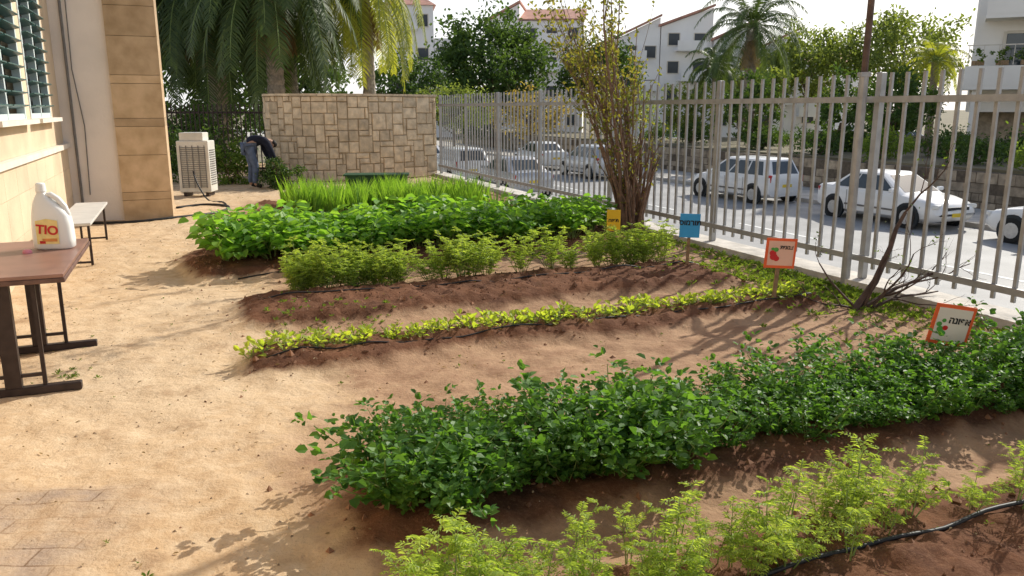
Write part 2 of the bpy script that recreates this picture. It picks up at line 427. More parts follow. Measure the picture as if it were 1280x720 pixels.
b=MB(); b.box((bx-.17,(yc-7)/2,1.125),(.5,yc+7,.065)); b.obj('ledge',M['sill'],bd_)
for a,c in wins:
    w=MB(); 
    for p in (a+.03,c-.03,(a+c)/2): w.box((0.02,p-(a+c)/2,(z0+z1)/2),(.08,.06,z1-z0-.01))
    for zz in (z0+.035,z1-.035): w.box((0.02,0,zz),(.07,c-a-.004,.06))
    wo=w.obj('window',M['frame'],bd_,(bx-.05,(a+c)/2,0))
    lv=MB()
    for hf in (-1,1):
        cy=hf*(c-a)/4
        for k in range(12):
            zz=z0+.14+k*.138
            m_=Matrix.Rotation(-.25,3,'Y')
            lv.box((0.05,cy,zz),(.13,(c-a)/2-.09,.012),0,mtx=m_)
    lv.obj('louver',M['louver'],wo)
    gl=MB(); gl.box((-.10,0,(z0+z1)/2),(.02,c-a-.02,z1-z0-.02)); gl.obj('pane',M['dark'],wo)
    si=MB(); si.box((.08,0,z0-.02),(.2,c-a+.1,.05)); si.obj('sill',M['sill'],wo)
b=MB(); b.box((bx+.35,yc+.9,2.75),(.70,1.8,5.9)); b.box((bx-2.5,yc+.9,2.75),(5,1.8,5.9)); b.box((bx-2.6,0,5.65),(5.4,17,.25)); b.obj('pier',M['plaster'],bd_)
b=MB(); zz=-.2; k=0; x0=bx+.70
while zz<5.7:
    h=[.5,.12,.55,.42,.12][k%5]; b.box((x0+.34,yc+.82,zz+h/2),(.68,1.76,h-.006)); zz+=h; k+=1
b.obj('column',M['colstone'],bd_)
b=MB(); b.tube([(bx+.25,yc-.03,4),(bx+.22,yc-.025,2.2),(bx+.3,yc-.03,1.4),(bx+.27,yc-.03,.4)],.008,5); b.tube([(bx+.16,yc-.03,5),(bx+.16,yc-.03,.1)],.018,6); b.obj('cable',M['acdark'],bd_)
# ---------------------------------------------------------------- AC unit
ac=empty('air_conditioner',(-6.05,15.45,0),TH-.35); tag(ac,'tall off-white air conditioner outdoor unit on the ground','air conditioner'); ac.scale=(.95,.95,.95)
b=MB(); b.box((0,0,.60),(.62,.40,1.02),bev=.012); b.box((-.02,0,1.19),(.46,.34,.16),bev=.01); bo=b.obj('casing',M['acwhite'],ac)
b=MB()
for i in range(22): b.box((0,-.208,.2+i*.037),(.50,.016,.012))
for i in range(5): b.box((-.24+i*.12,-.218,.6),(.012,.01,.84))
b.obj('grille',M['acdark'],ac)
b=MB()
for i in range(16): b.box((.318,0,.25+i*.045),(.014,.30,.014))
b.obj('side_vent',M['acdark'],ac)
for sx in(-.22,.22):
    b=MB(); b.box((sx,0,.045),(.06,.36,.09)); b.obj('foot',M['metal_dark'],ac)
def hose(name,pts,r,label,rot=0,sub=6):
    P2=[]
    pts=[Vector(p) for p in pts]
    for i in range(len(pts)-1):
        p0=pts[max(i-1,0)];p1=pts[i];p2=pts[i+1];p3=pts[min(i+2,len(pts)-1)]
        for k in range(sub):
            t=k/sub
            P2.append(.5*((2*p1)+(p2-p0)*t+(2*p0-5*p1+4*p2-p3)*t*t+(3*p1-p0-3*p2+p3)*t**3))
    P2.append(pts[-1]); c=P2[0].copy()
    b=MB(); b.tube([p-c for p in P2],r,7); o=b.obj(name,M['hose'],None,c,0,True); tag(o,label,'hose'); return o
def gp(x,y,z=.012): return (x,y,ground_at((x,y))+z)
hose('garden_hose',[gp(-6.3,11.6),gp(-5.7,11.75),gp(-5.2,12.2),gp(-4.8,12.9),gp(-4.85,13.6),gp(-5.35,13.9),gp(-5.7,13.5)],.022,'black hose lying on the ground by the corner column')
hose('garden_hose',[gp(-4.9,13.7),gp(-5.2,14.3),gp(-5.6,14.7),gp(-5.85,14.9,.25),gp(-6.0,15.1,.5)],.014,'black hose hanging from the air conditioner')
def rowhose(s0,ta,tb,dz=.012,r=.008):
    pts=[]
    n=int(abs(tb-ta)/.22)
    for i in range(n+1):
        t=ta+(tb-ta)*i/n; s=s0+.05*noise.noise(Vector((t*1.3,s0,1)))
        pts.append(place(s,t,dz+.01*noise.noise(Vector((t*3,s0,4)))))
    hose('drip_hose',pts,r,'thin black drip irrigation hose along a planting bed',sub=3)['group']='drip hoses along the beds'
rowhose(-1.98,.3,4.1,.012,.009); rowhose(-.5,.5,5.3); rowhose(1.24,.7,5.4,.004,.006); rowhose(2.85,.9,5.3,.008,.007); rowhose(4.2,.6,5.4,.01)
# ---------------------------------------------------------------- table
tb=empty('folding_table',(-3.095,4.87,ground_at((-3.1,4.87))),TH); tag(tb,'brown laminate folding table with dark steel legs by the building','table')
b=MB(); b.box((0,0,.735),(.70,1.36,.022),0); b.box((0,0,.71),(.71,1.37,.026),1); o=b.obj('tabletop',[M['tabletop'],M['tabletop_edge']],tb); bevel(o,.004)
for sy in(-.48,.46):
    f=MB(); f.box((.02,sy,.028),(.66,.055,.05),bev=.006); f.box((.0,sy,.375),(.085,.05,.65),bev=.005)
    f.box((-.16,sy,.375),(.022,.022,.65)); f.box((.16,sy,.375),(.022,.022,.65)); f.box((0,sy,.685),(.60,.045,.03)); 
    f.box((0,sy,.12),(.34,.02,.02)); f.obj('leg',M['metal_dark'],tb)
b=MB(); b.box((0,0,.67),(.03,.9,.04)); b.obj('rail',M['metal_dark'],tb)
bn=empty('bench',(-4.98,9.2,.01),TH); tag(bn,'low pale laminate bench with thin metal legs by the wall','bench')
b=MB(); b.box((0,0,.455),(.36,2.1,.03)); bevel(b.obj('seat',M['benchtop'],bn),.005)
for sy in(-.9,.9):
    b=MB()
    for sx in(-.14,.14): b.tube([(sx,sy,0),(sx,sy,.44)],.014,8)
    b.tube([(-.14,sy,.03),(.14,sy,.03)],.012,8); b.tube([(-.14,sy,.43),(.14,sy,.43)],.012,8); b.obj('leg',M['metal_dark'],bn)
def textmesh(body,size,name,m,bold=.012):
    cu=bpy.data.curves.new('t','FONT'); cu.body=body; cu.size=size; cu.align_x='CENTER'; cu.align_y='CENTER'; cu.extrude=.001; cu.offset=size*bold
    o=bpy.data.objects.new('t',cu); scene.collection.objects.link(o)
    dg=bpy.context.evaluated_depsgraph_get(); me=bpy.data.meshes.new_from_object(o.evaluated_get(dg))
    bpy.data.objects.remove(o)
    me.name=name; me.materials.clear(); me.materials.append(m); return me
# ---------------------------------------------------------------- bottle
TZ=ground_at((-3.1,4.87))+.747
bt=empty('detergent_bottle',(-3.02,5.2,TZ),.15); tag(bt,'white plastic detergent bottle with handle standing on the table','bottle')
def rr(cx,a,bb,z,n=24,p=3.2):
    out=[]
    for i in range(n):
        an=2*math.pi*i/n; c,s_=math.cos(an),math.sin(an)
        out.append((cx+a*math.copysign(abs(c)**(2/p),c),bb*math.copysign(abs(s_)**(2/p),s_),z))
    return out
prof=[(0,.105,.055,0),(0,.122,.065,.012),(0,.125,.068,.06),(0,.122,.066,.16),(-.002,.115,.062,.22),(-.012,.098,.055,.26),(-.030,.072,.045,.30),(-.043,.045,.035,.335),(-.046,.028,.026,.36),(-.046,.025,.025,.375)]
b=MB(); b.rings([rr(*q[:3],q[3]) for q in prof]); body=b.obj('body',M['plastic_white'],bt,smooth=True)
b=MB(); b.tube([(-.03,0,.345),(.01,0,.355),(.05,0,.325),(.085,0,.275),(.10,0,.225),(.085,0,.18)],[.018,.019,.019,.019,.02,.02],10); b.obj('handle',M['plastic_white'],bt,smooth=True)
b=MB(); b.tube([(-.046,0,.372),(-.046,0,.378),(-.046,0,.425),(-.046,0,.432)],[.031,.033,.029,.02],16); b.obj('cap',M['plastic_white'],bt,smooth=False)
b=MB(); 
for i in range(8):
    x0_=-.08+.017*i; x1_=x0_+.017
    yf=lambda x:-.0705+.02*max(0,abs(x)-.07)/.05
    b.add([(x0_,yf(x0_),.04),(x1_,yf(x1_),.04),(x1_,yf(x1_),.205-.2*abs(x1_+.01)),(x0_,yf(x0_),.205-.2*abs(x0_+.01))],[[0,1,2,3]],1)
b.box((0.0,-.0716,.066),(.09,.002,.02),0); b.box((-.045,-.0716,.052),(.035,.002,.018),2)
b.obj('label',[M['label_or'],M['label_cream'],M['red']],bt)
me=textmesh('TIO',.080,'lettering',M['red'],.03)
lo=link('lettering',me,bt,(-.01,-.0735,.13)); lo.rotation_euler=(math.pi/2,.12,0)
b=MB(); b.tube([(0,0,0),(0,0,.012),(0,0,.022)],[.028,.027,.02],14); o=b.obj('bottle_cap',M['pink'],None,(-3.10,5.02,TZ)); tag(o,'small pink plastic cap lying on the table','cap')
# ---------------------------------------------------------------- signs
def sign(loc,w,h,zt,border,paper,txt,label,yaw=0,roll=0,pic=None,lean=0,tsize=.055,tmat='ink',tx=0,tzo=0,bold=.03):
    e=empty('garden_sign',loc,(lean,roll,yaw)); tag(e,label,'sign')
    b=MB(); b.box((0,0.012,zt/2-.05),(.03,.02,zt),0,bev=.003); b.obj('stake',M['wood'],e)
    b=MB(); b.box((0,-.004,zt-h/2+.02),(w,.008,h)); b.obj('board',M[border],e)
    if paper:
        b=MB(); b.box((0,-.0095,zt-h/2+.02),(w*.84,.003,h*.82)); b.obj('paper',M[paper],e)
    me=textmesh(txt,tsize,'lettering',M[tmat],bold); 
    o=link('lettering',me,e,(tx,-.0125,zt-h*.5+.02+tzo)); o.rotation_euler=(math.pi/2,0,0)
    if pic:
        b=MB()
        for i_,(cx,cz,r,mi) in enumerate(pic):
            n=12; b.add([(cx+r*math.cos(2*math.pi*i/n),-.0122-.0003*i_,zt-h/2+.02+cz+r*.85*math.sin(2*math.pi*i/n)) for i in range(n)],[list(range(n))],mi)
        b.obj('drawing',[M['red'],M['green_print'],M['orange']],e)
    return e
heb=lambda s:s[::-1]
def gv(x,y): return Vector((x,y,ground_at((x,y))))
sign(gv(2.20,6.5),.265,.25,.50,'orange','salmon',heb('צנונית'),'orange garden sign with a red vegetable drawing on a stake',yaw=.12,roll=.06,pic=[(-.06,-.03,.034,0),(-.035,-.045,.026,0),(-.07,.0,.03,0),(-.045,.03,.022,1),(-.075,.035,.014,1)],tsize=.045,tx=.045,tzo=.05)
sign(gv(1.78,7.95),.20,.24,.50,'blue',None,heb('תורמוס'),'bright blue garden sign with black writing on a stake',yaw=-.1,roll=0.02,tsize=.072,tzo=.03)
sign(gv(2.58,4.62),.26,.25,.41,'orange','paper',heb('אפונה'),'orange bordered white garden sign leaning among pea plants',yaw=.1,roll=.16,lean=.06,pic=[(-.07,-.03,.022,1),(-.05,-.055,.022,1),(-.085,.0,.018,1),(-.04,-.02,.018,0),(-.06,.025,.014,1)],tsize=.056,tx=.04,tzo=.03)
sign(gv(1.2,9.35),.16,.25,.42,'yellow',None,heb('תפוח'),'yellow garden sign beside the bare shrub',yaw=-.2,tsize=.055)
gb=empty('planter_box',(-2.75,16.3,-.04),.1); tag(gb,'low dark green slatted planter box by the stone wall','planter')
b=MB()
for k in range(4):
    b.box((0,-.2,.06+k*.09),(1.2,.025,.08)); b.box((0,.2,.06+k*.09),(1.2,.025,.08)); b.box((-.6,0,.06+k*.09),(.025,.42,.08)); b.box((.6,0,.06+k*.09),(.025,.42,.08))
b.obj('side_slats',M['greenbox'],gb); b=MB(); b.box((0,0,.385),(1.3,.5,.03)); b.obj('lid',M['greenbox'],gb)
# ---------------------------------------------------------------- plants
def rv(r,a=1): return Vector((r.uniform(-a,a),r.uniform(-a,a),r.uniform(-a,a)))
def feather(seed,H=.42,ns=5,leaf=.011,fr_=2,npi=6):
    r=random.Random(seed); st=MB(); lf=MB()
    for i in range(ns):
        az=r.uniform(0,6.28); ln=H*r.uniform(.55,1.15); out=r.uniform(.05,.6)
        p=Vector((math.cos(az)*.02,math.sin(az)*.02,-.02)); d=Vector((math.cos(az)*out,math.sin(az)*out,1)).normalized()
        pts=[p.copy()]; 
        n=8
        for k in range(n):
            d=(d+rv(r,.16)).normalized(); p=p+d*ln/n; pts.append(p.copy())
            if k>=1:
                for q in range(fr_ if k>2 else 1):
                    a2=r.uniform(0,6.28); dd=Vector((math.cos(a2),math.sin(a2),r.uniform(.3,1.2))).normalized()
                    L=r.uniform(.05,.10)*(1 if k<6 else .8); side=dd.cross(Vector((0,0,1))).normalized()
                    prev=p.copy()
                    rp=[prev.copy()]
                    for j in range(1,npi+1):
                        dd=(dd+Vector((0,0,-.10))).normalized(); c=prev+dd*L/npi; prev=c; rp.append(c.copy())
                        w=leaf*(1.25-.5*j/npi)*r.uniform(.8,1.25)*1.5
                        for sg in(-1,1):
                            lf.leaf(c,(side*sg+dd*.6+rv(r,.25)),Vector((0,0,1))+rv(r,.5),w*1.5,w*.5,.25,.2)
                    lf.leaf(prev,dd,Vector((0,0,1)),leaf*2,leaf*.8,.2,.1)
                    st.tube([rp[0],rp[-1]],.0013,3)
        st.tube(pts,[.004-.0022*k/n for k in range(n+1)],5)
    return st,lf
def pea(seed):
    r=random.Random(seed); st=MB(); lf=MB()
    for i in range(12):
        az=r.uniform(0,6.28); out=r.uniform(.1,1.1); ln=r.uniform(.20,.42)
        d=Vector((math.cos(az)*out,math.sin(az)*out,1)).normalized(); p=Vector((math.cos(az)*.03,math.sin(az)*.03,-.02)); n=9; pts=[p.copy()]
        for k in range(n):
            d=(d+rv(r,.2)-Vector((0,0,.03))).normalized(); p=p+d*ln/n; pts.append(p.copy())
            if k<1: continue
            for q in range(3):
                a2=r.uniform(0,6.28); dd=Vector((math.cos(a2),math.sin(a2),r.uniform(-.1,.7))).normalized()
                c=p+dd*r.uniform(.015,.05); L=r.uniform(.024,.047)
                lf.leaf(c,dd+rv(r,.3),Vector((0,0,1))+rv(r,.7),L,L*.88,.15,.12)
                if r.random()<.6: lf.leaf(c,dd.cross(Vector((0,0,1)))*r.choice((-1,1))+rv(r,.3),Vector((0,0,1))+rv(r,.7),L*.85,L*.75,.15,.12)
        lf.leaf(p,d+rv(r,.3),rv(r),.035,.028,.3,0); lf.leaf(p,d+rv(r,.5),rv(r),.035,.028,.3,0)
        st.tube(pts[::2],.0022,4)
    return st,lf
def potato(seed,Hh=.46):
    r=random.Random(seed); st=MB(); lf=MB()
    for i in range(12):
        az=r.uniform(0,6.28); out=r.uniform(.05,1.0); ln=Hh*r.uniform(.7,1.05)
        d=Vector((math.cos(az)*out,math.sin(az)*out,1)).normalized(); p=Vector((math.cos(az)*.04,math.sin(az)*.04,-.02)); n=5; pts=[p.copy()]
        for k in range(n):
            d=(d+rv(r,.15)).normalized(); p=p+d*ln/n; pts.append(p.copy())
            if k<1: continue
            for q in range(3):
                a2=r.uniform(0,6.28); dd=Vector((math.cos(a2),math.sin(a2),.45)).normalized(); c=p+dd*r.uniform(.04,.09)
                L=r.uniform(.08,.135); lf.leaf(c,dd+Vector((0,0,-.35)),Vector((0,0,1))+rv(r,.4),L,L*.95,.18,.25)
        st.tube(pts,[.006-.0007*k for k in range(n+1)],4)
    return st,lf
def radish(seed):
    r=random.Random(seed); st=MB(); lf=MB()
    for i in range(r.randint(7,11)):
        az=r.uniform(0,6.28); el=r.uniform(.2,1.8); d=Vector((math.cos(az),math.sin(az),el)).normalized()
        l=r.uniform(.02,.07); st.tube([Vector((0,0,-.01)),d*l],.0016,3)
        L=r.uniform(.024,.05); lf.leaf(d*l,d+Vector((0,0,-.2))+rv(r,.3),Vector((0,0,1))+rv(r,.5),L,L*.85,.15,.15)
    return st,lf
def blades(seed,Hh=.40,n=26):
    r=random.Random(seed); lf=MB(); st=MB(); st.tube([(0,0,-.02),(0,0,.12)],.01,5)
    for i in range(n):
        az=r.uniform(0,6.28); rad=r.uniform(0,.1); p=Vector((math.cos(az)*rad,math.sin(az)*rad,0)); o=r.uniform(.02,.22)
        d=Vector((math.cos(az)*o,math.sin(az)*o,1)).normalized(); L=Hh*r.uniform(.6,1.15); w=r.uniform(.007,.012); side=d.cross(Vector((math.cos(az+1),math.sin(az+1),0))).normalized()
        vs=[];
        for k in range(5):
            ww=w*(1-(k/4)**2*.95); vs+= [p-side*ww,p+side*ww]; d=(d+Vector((math.cos(az)*.05,math.sin(az)*.05,-.03*k))).normalized(); p=p+d*L/4
        lf.add(vs,[[2*k,2*k+1,2*k+3,2*k+2] for k in range(4)])
    return st,lf
def kinds(name,gen,lm,seeds,label,cat,grp):
    out=[]
    for s in seeds:
        st,lf=gen(s); root=st.obj(name,M['stem'],None,(0,0,-50)); tag(root,label,cat,grp)
        lf.obj('foliage',lm,root); out.append(root)
    return out
def scatter(protos,spots,smin,smax,sink=0,scf=None):
    used=set()
    for i,(s,t) in enumerate(spots):
        pr=protos[i%len(protos)]
        loc=place(s,t,-sink); sc=R.uniform(smin,smax)*(scf(s,t) if scf else 1); rot=(R.uniform(-.1,.1),R.uniform(-.1,.1),R.uniform(0,6.28))
        if id(pr) not in used: used.add(id(pr)); pr.location=loc; pr.rotation_euler=rot; pr.scale=(sc,)*3
        else: copy_thing(pr,loc,rot,sc)
def rowspots(n,ta,tb,sf,js):
    o=[]
    for i in range(n):
        t=ta+(tb-ta)*(i+.5)/n+R.uniform(-.07,.07); o.append((sf(t)+R.uniform(-js,js),t))
    R.shuffle(o); return o
pr=kinds('feathery_seedling',lambda s:feather(s,.33,3),LF['feather'],(1,2,3,4,5,6,7),'light green feathery leaved vegetable plant in the soil','plant','feathery plants in the nearest bed')
sp=rowspots(36,3.3,5.5,lambda t:-1.84,.17)+rowspots(8,2.0,3.3,lambda t:-1.86,.14)
scatter(pr,sp,.6,1.08,scf=lambda s,t:.78 if t<3.3 else 1)
pr=kinds('pea_plant',pea,LF['pea'],(11,12,13,14),'dark green leafy pea plant in a dense row','plant','pea plants in a dense row')
sf=lambda t:-.95+(t-1)*.05
spp=rowspots(42,1.0,5.2,lambda t:sf(t)-.16,.14)+rowspots(42,.9,5.1,lambda t:sf(t)+.18,.15)+rowspots(18,.8,2.4,lambda t:sf(t)-.2,.15)+rowspots(14,3.9,5.15,lambda t:sf(t)-.26,.12)
sgs=S((2.58,4.62)); sgt=-(Vector((2.58,4.62,0))-F0).dot(N)
spp=[q for q in spp if not (abs(q[1]-sgt-.05)<.16 and -.4<q[0]-sgs<.08)]
scatter(pr,spp,.55,1.1,scf=lambda s,t:(1.0 if t>3.8 else .95)*(1+.35*noise.noise(Vector((s*1.5,t*1.6,2)))))
pr=kinds('leafy_seedling',radish,LF['radish'],(21,22,23,24,25),'small yellow green seedling in a narrow row','plant','seedlings in a narrow row')
scatter(pr,rowspots(190,.9,5.5,lambda t:1.42+.05*noise.noise(Vector((t*1.5,0,0))),.13),.55,1.35)
pr=kinds('feathery_plant',lambda s:feather(s,.46,10,.013,3,5),LF['feather'],(31,32,33,34),'bushy light green feathery vegetable plant','plant','feathery plants in the middle bed')
sp=rowspots(20,3.95,5.05,lambda t:3.3,.22)+rowspots(6,3.1,3.75,lambda t:3.25,.12)+[(3.2,2.8),(3.25,2.45),(3.3,2.2)]+rowspots(8,1.1,1.9,lambda t:3.3,.15)
scatter(pr,sp,.6,1.12)
pr=kinds('squash_plant',potato,LF['potato'],(41,42,43,44),'broad leaved green vegetable plant in a dense bed','plant','broad leaved plants in a dense bed')
scatter(pr,rowspots(17,1.3,5.6,lambda t:4.75,.14)+rowspots(17,.8,5.5,lambda t:5.2,.15)+rowspots(15,.6,5.3,lambda t:5.7,.15),.75,1.15)
pr=kinds('grain_plant',blades,LF['corn'],(51,52,53,54),'tall bright green bladed plant in a dense bed','plant','bladed plants in a dense bed')
sp=[]
for i in range(150):
    t=R.uniform(1.2,4.3); sp.append((R.uniform(8.4,9.9)+ (t-3)*.25,t))
scatter(pr,sp,.85,1.25)
def weeds(name,n,fn,lm,smin,smax,label):
    b=MB()
    for i in range(n):
        s,t=fn(); c=place(s,t,0); k=R.uniform(smin,smax)
        for j in range(R.randint(4,8)):
            az=R.uniform(0,6.28); d=Vector((math.cos(az),math.sin(az),R.uniform(.4,2))).normalized()
            b.leaf(c+d*k*.3,d,Vector((0,0,1))+rv(R,.3),k,k*.4,.2,.2)
    kind(b.obj(name,lm),'stuff',label)
def fencew():
    s=R.uniform(-1.5,7); return s,abs(R.gauss(0,.25))+.12
weeds('weeds',750,fencew,LF['weed'],.02,.06,'low weeds along the foot of the fence')
weeds('weeds',750,lambda:(R.choice([R.gauss(1.3,.5),R.gauss(2.4,.6)]),abs(R.gauss(0,.55))+.15),LF['weed'],.015,.055,'low green ground cover around the sign stakes')
weeds('weeds',140,lambda:(R.choice([R.uniform(-2.5,4),R.uniform(4,12)]),R.uniform(.5,7.3)),LF['weed'],.008,.022,'tiny weeds scattered on the bare soil')
weeds('weeds',22,lambda:(R.gauss(1.5,.06),6.55+R.gauss(0,.12)),LF['weed'],.01,.03,'grass tuft near the table')
weeds('weeds',260,lambda:(R.uniform(6.3,8.3),R.uniform(.4,3.5)),LF['weed'],.04,.12,'low growth between beds')
weeds('weeds',120,lambda:(R.gauss(2.1,.35),R.uniform(4.3,5.3)),LF['weed'],.015,.035,'small green weeds between the seedling rows')
b=MB()
def clod(c,r):
    vs=[];
    for v in ((1,0,0),(-1,0,0),(0,1,0),(0,-1,0),(0,0,1),(0,0,-1)):
        q=Vector(v)*r*R.uniform(.6,1.2)+rv(R,r*.25); vs.append(c+q)
    b.add(vs,[[0,2,4],[2,1,4],[1,3,4],[3,0,4],[2,0,5],[1,2,5],[3,1,5],[0,3,5]])
for i in range(9000):
    s=R.uniform(-2.6,6.3); t=R.uniform(.2,6.0)
    bb,_=bedf(s,t)
    if R.random()<bb*.9+.05: clod(place(s,t,.0),abs(R.gauss(0,.009))+.002)
kind(b.obj('soil_clods',mat('clod_earth',(.23,.12,.07),.95,.2,8,island=.3)),'stuff','loose clods of reddish soil on the beds')
b=MB()
for i in range(1600):
    s=R.uniform(-3.4,9); t=R.uniform(4.5,7.3); clod(place(s,t,.0),abs(R.gauss(0,.004))+.0015)
kind(b.obj('pebbles',mat('pebble',(.40,.30,.2),.9,.2,8,island=.4)),'stuff','small pebbles on the sandy ground')
b=MB()
for i in range(900):
    s=R.uniform(-3.4,9); t=R.uniform(.3,7.2); c=place(s,t,.008); a_=R.uniform(0,6.28)
    b.leaf(c,Vector((math.cos(a_),math.sin(a_),R.uniform(-.1,.3))),Vector((0,0,1))+rv(R,.4),R.uniform(.012,.035),.010,.3,.1)
kind(b.obj('leaf_litter',LF['drypalm']),'stuff','dry leaf litter on the soil')
# ---------------------------------------------------------------- bare shrubs
def branch(tb,lf,p,d,L,rad,depth,r,wob=.12,up=.02,lp=.0,ls=.03,kids=(2,4),spread=.55):
    n=6; pts=[p.copy()]; rs=[rad]
    for k in range(n):
        d=(d+rv(r,wob)+Vector((0,0,up))).normalized(); p=p+d*L/n; pts.append(p.copy()); rs.append(rad*(1-.6*(k+1)/n))
        if depth<2:
            for q in range(3):
                if r.random()<lp: lf.leaf(p+rv(r,.03),rv(r).normalized(),rv(r),ls*r.uniform(.6,1.2),ls*.55)
    tb.tube(pts,rs,5 if rad>.006 else 4)
    if depth>0:
        for i in range(r.randint(*kids)):
            k=r.randint(2,n); dd=(d+rv(r,spread)).normalized(); branch(tb,lf,pts[k],dd,L*r.uniform(.4,.65),rs[k]*.65,depth-1,r,wob,up,lp,ls,kids,spread)
r=random.Random(5); tb_=MB(); lf=MB()
for i in range(32):
    a_=r.uniform(0,6.28); o=r.uniform(.03,.28); tall=i<9
    d=Vector((math.cos(a_)*o*(.35 if tall else 1),math.sin(a_)*o*.5,1)).normalized(); 
    if tall: d=(d+Vector((-.19,0,0))).normalized()
    c=Vector((math.cos(a_)*.17*r.random(),math.sin(a_)*.14,-.02))
    branch(tb_,lf,c,d,(r.uniform(2.0,2.8) if tall else r.uniform(.7,1.4)),r.uniform(.018,.034),2 if tall else 1,r,.085,.02,.75 if tall else .25,.065,(3,5) if tall else (2,3),.36)
sh=tb_.obj('bare_shrub',M['twig'],None,gv(1.62,10.75)); tag(sh,'tall bare many stemmed shrub at the fence','shrub')
lf.obj('foliage',LF['bronze'],sh)
r=random.Random(12); tb_=MB(); lf=MB()
for i,(dx,dy,dz,L,rd) in enumerate([(.75,.25,.80,.95,.038),(.9,.1,.55,.8,.024),(-.55,0,.75,.55,.014),(-.9,-.1,.45,.55,.012),(.1,-.1,.9,.5,.014),(.95,.1,.3,.75,.016),(.5,-.2,.6,.6,.014)]):
    branch(tb_,lf,Vector((0.02*i-.06,0,-.02)),Vector((dx,dy,dz)).normalized(),L,rd,3,r,.24,.01,.03,.03,(1,4),.75)
sh=tb_.obj('bare_rose_bush',M['darktwig'],None,gv(2.96,6.55)); tag(sh,'leafless dark thorny bush leaning against the fence','shrub')
lf.obj('foliage',LF['weed'],sh)
# ---------------------------------------------------------------- trees
def crown(rx,ry,rz,ncl,per,leaf,seed,clr=.2,fill=.5):
    r=random.Random(seed); b=MB()
    for i in range(ncl):
        d=rv(r); 
        while d.length>1 or d.length<.05: d=rv(r)
        d.normalize(); rad=(fill+(1-fill)*r.random())*(1+.35*noise.noise(d*1.7+Vector((seed,0,0))))
        c=Vector((d.x*rx*rad,d.y*ry*rad,d.z*rz*rad)); cr=clr*rx*r.uniform(.6,1.3)
        for k in range(per):
            o=Vector((r.gauss(0,1),r.gauss(0,1),r.gauss(0,.8)))*cr*.5
            b.leaf(c+o,rv(r),rv(r)+d*.7+Vector((0,0,.4)),leaf*r.uniform(.6,1.3),leaf*.6,.2,.1)
    return b
def tree(loc,H,rx,rz,label,seed,lm='tree',ncl=130,per=45,leaf=.3,trunk=.2,ry=None,name='broadleaf_tree',cat='tree',zc=None):
    e=empty(name,loc); tag(e,label,cat)
    r=random.Random(seed); zc=zc if zc is not None else H-rz*.9
    t=MB(); d=MB()
    t.tube([(0,0,-.3),(.03*H/5,0,zc*.4),(0,.05,zc*.8),(0.05,0,zc)],[trunk,trunk*.8,trunk*.65,trunk*.5],9)
    for i in range(7):
        a_=i*.9+r.uniform(0,.5); branch(t,d,Vector((0,0,zc*r.uniform(.5,.9))),Vector((math.cos(a_),math.sin(a_),.8)).normalized(),rx*.8,trunk*.4,1,r,.1,.03)
    t.obj('trunk',M['bark'],e,smooth=True)
    crown(rx,ry or rx,rz,ncl,per,leaf,seed).obj('crown',LF[lm],e,(0,0,zc+rz*.1)); return e
G=RZ-.16
def at(x,y): return Vector((x,y,G))
tree(at(-1.5,60),9.9,4.4,4.6,'big round dark green tree',1,'tree',240,46,.34,.3,zc=5.2)
tree(at(6.6,64),7.6,3.4,2.6,'dark green broad tree between white houses',2,'tree',110,40,.32)
tree(at(27,75),9.4,4.5,3.0,'green tree beyond the street',4,'lighttree',130,40,.38)
tree(at(34,72),10.4,5,3.6,'large light green tree near the apartment block',5,'lighttree',140,40,.38)
tree(at(20.5,70),6.2,3.6,2.2,'green tree in front of white houses',6,'lighttree',90,40,.36)
tree(at(9.0,41),4.0,1.6,1.3,'small leafy tree on the street terrace',7,'lighttree',60,36,.18,.1)
tree(at(13.3,33),4.6,1.1,2.0,'dark narrow tree on the terrace',8,'tree',70,40,.17,.1,zc=2.4)
tree(at(10.6,36),4.2,1.5,1.5,'dark green small tree by the street',9,'tree',60,40,.18,.1)
tree(at(16.8,36),4.3,1.9,1.6,'leafy garden tree above the stone terrace',10,'tree',70,40,.19,.1)
tree(at(20.6,44),4.4,2.2,1.7,'leafy tree by the apartment block',11,'tree',70,40,.2,.12)
tree(at(-6.5,52),6.0,3.0,2.2,'dark green tree behind the stone wall',12,'tree',80,40,.26)
tree(at(-14.5,40),7.5,4.2,3.6,'dense dark tree behind the palms',14,'tree',130,40,.3)
tree(at(-8.4,33),6.6,2.3,3.0,'dark tree filling the gap behind the palms',18,'tree',110,44,.2,.15,zc=3.6)
tree(at(1.0,46),3.9,2.6,1.4,'low yellow leaved tree beyond the fence',15,'yellowtree',60,36,.18,.1)
tree(at(-3.2,44),4.2,2.2,1.4,'low green tree beyond the stone wall',16,'lighttree',60,36,.18,.1)
tree(at(6.0,47),3.9,2.5,1.4,'low green tree along the street',17,'lighttree',60,36,.18,.1)
def bush(loc,rx,rz,seed,lm,label,leaf=.1,ncl=40,per=40,ry=None):
    r=random.Random(seed); t=MB(); d=MB()
    for i in range(5):
        a_=i*1.3; branch(t,d,Vector((0,0,-.05)),Vector((math.cos(a_)*.6,math.sin(a_)*.6,1)).normalized(),rz*1.2,.02,1,r)
    o=t.obj('bush',M['bark'],None,loc); tag(o,label,'bush'); crown(rx,ry or rx,rz,ncl,per,leaf,seed,.25,.3).obj('foliage',LF[lm],o,(0,0,rz*.8)); return o
bush((-4.85,16.9,0),.46,.38,21,'tree','low dark green bush by the stone wall',.07)
bush((-7.3,18.6,0),.9,.75,22,'tree','dark green bush beside the iron railing',.1,50)
bush((-6.3,17.9,0),.5,.5,23,'weed','small weedy bush at the end of the wall',.08)
bush((-8.8,22.5,0),1.3,1.0,25,'tree','dark bush behind the iron railing',.12,60)
k=0
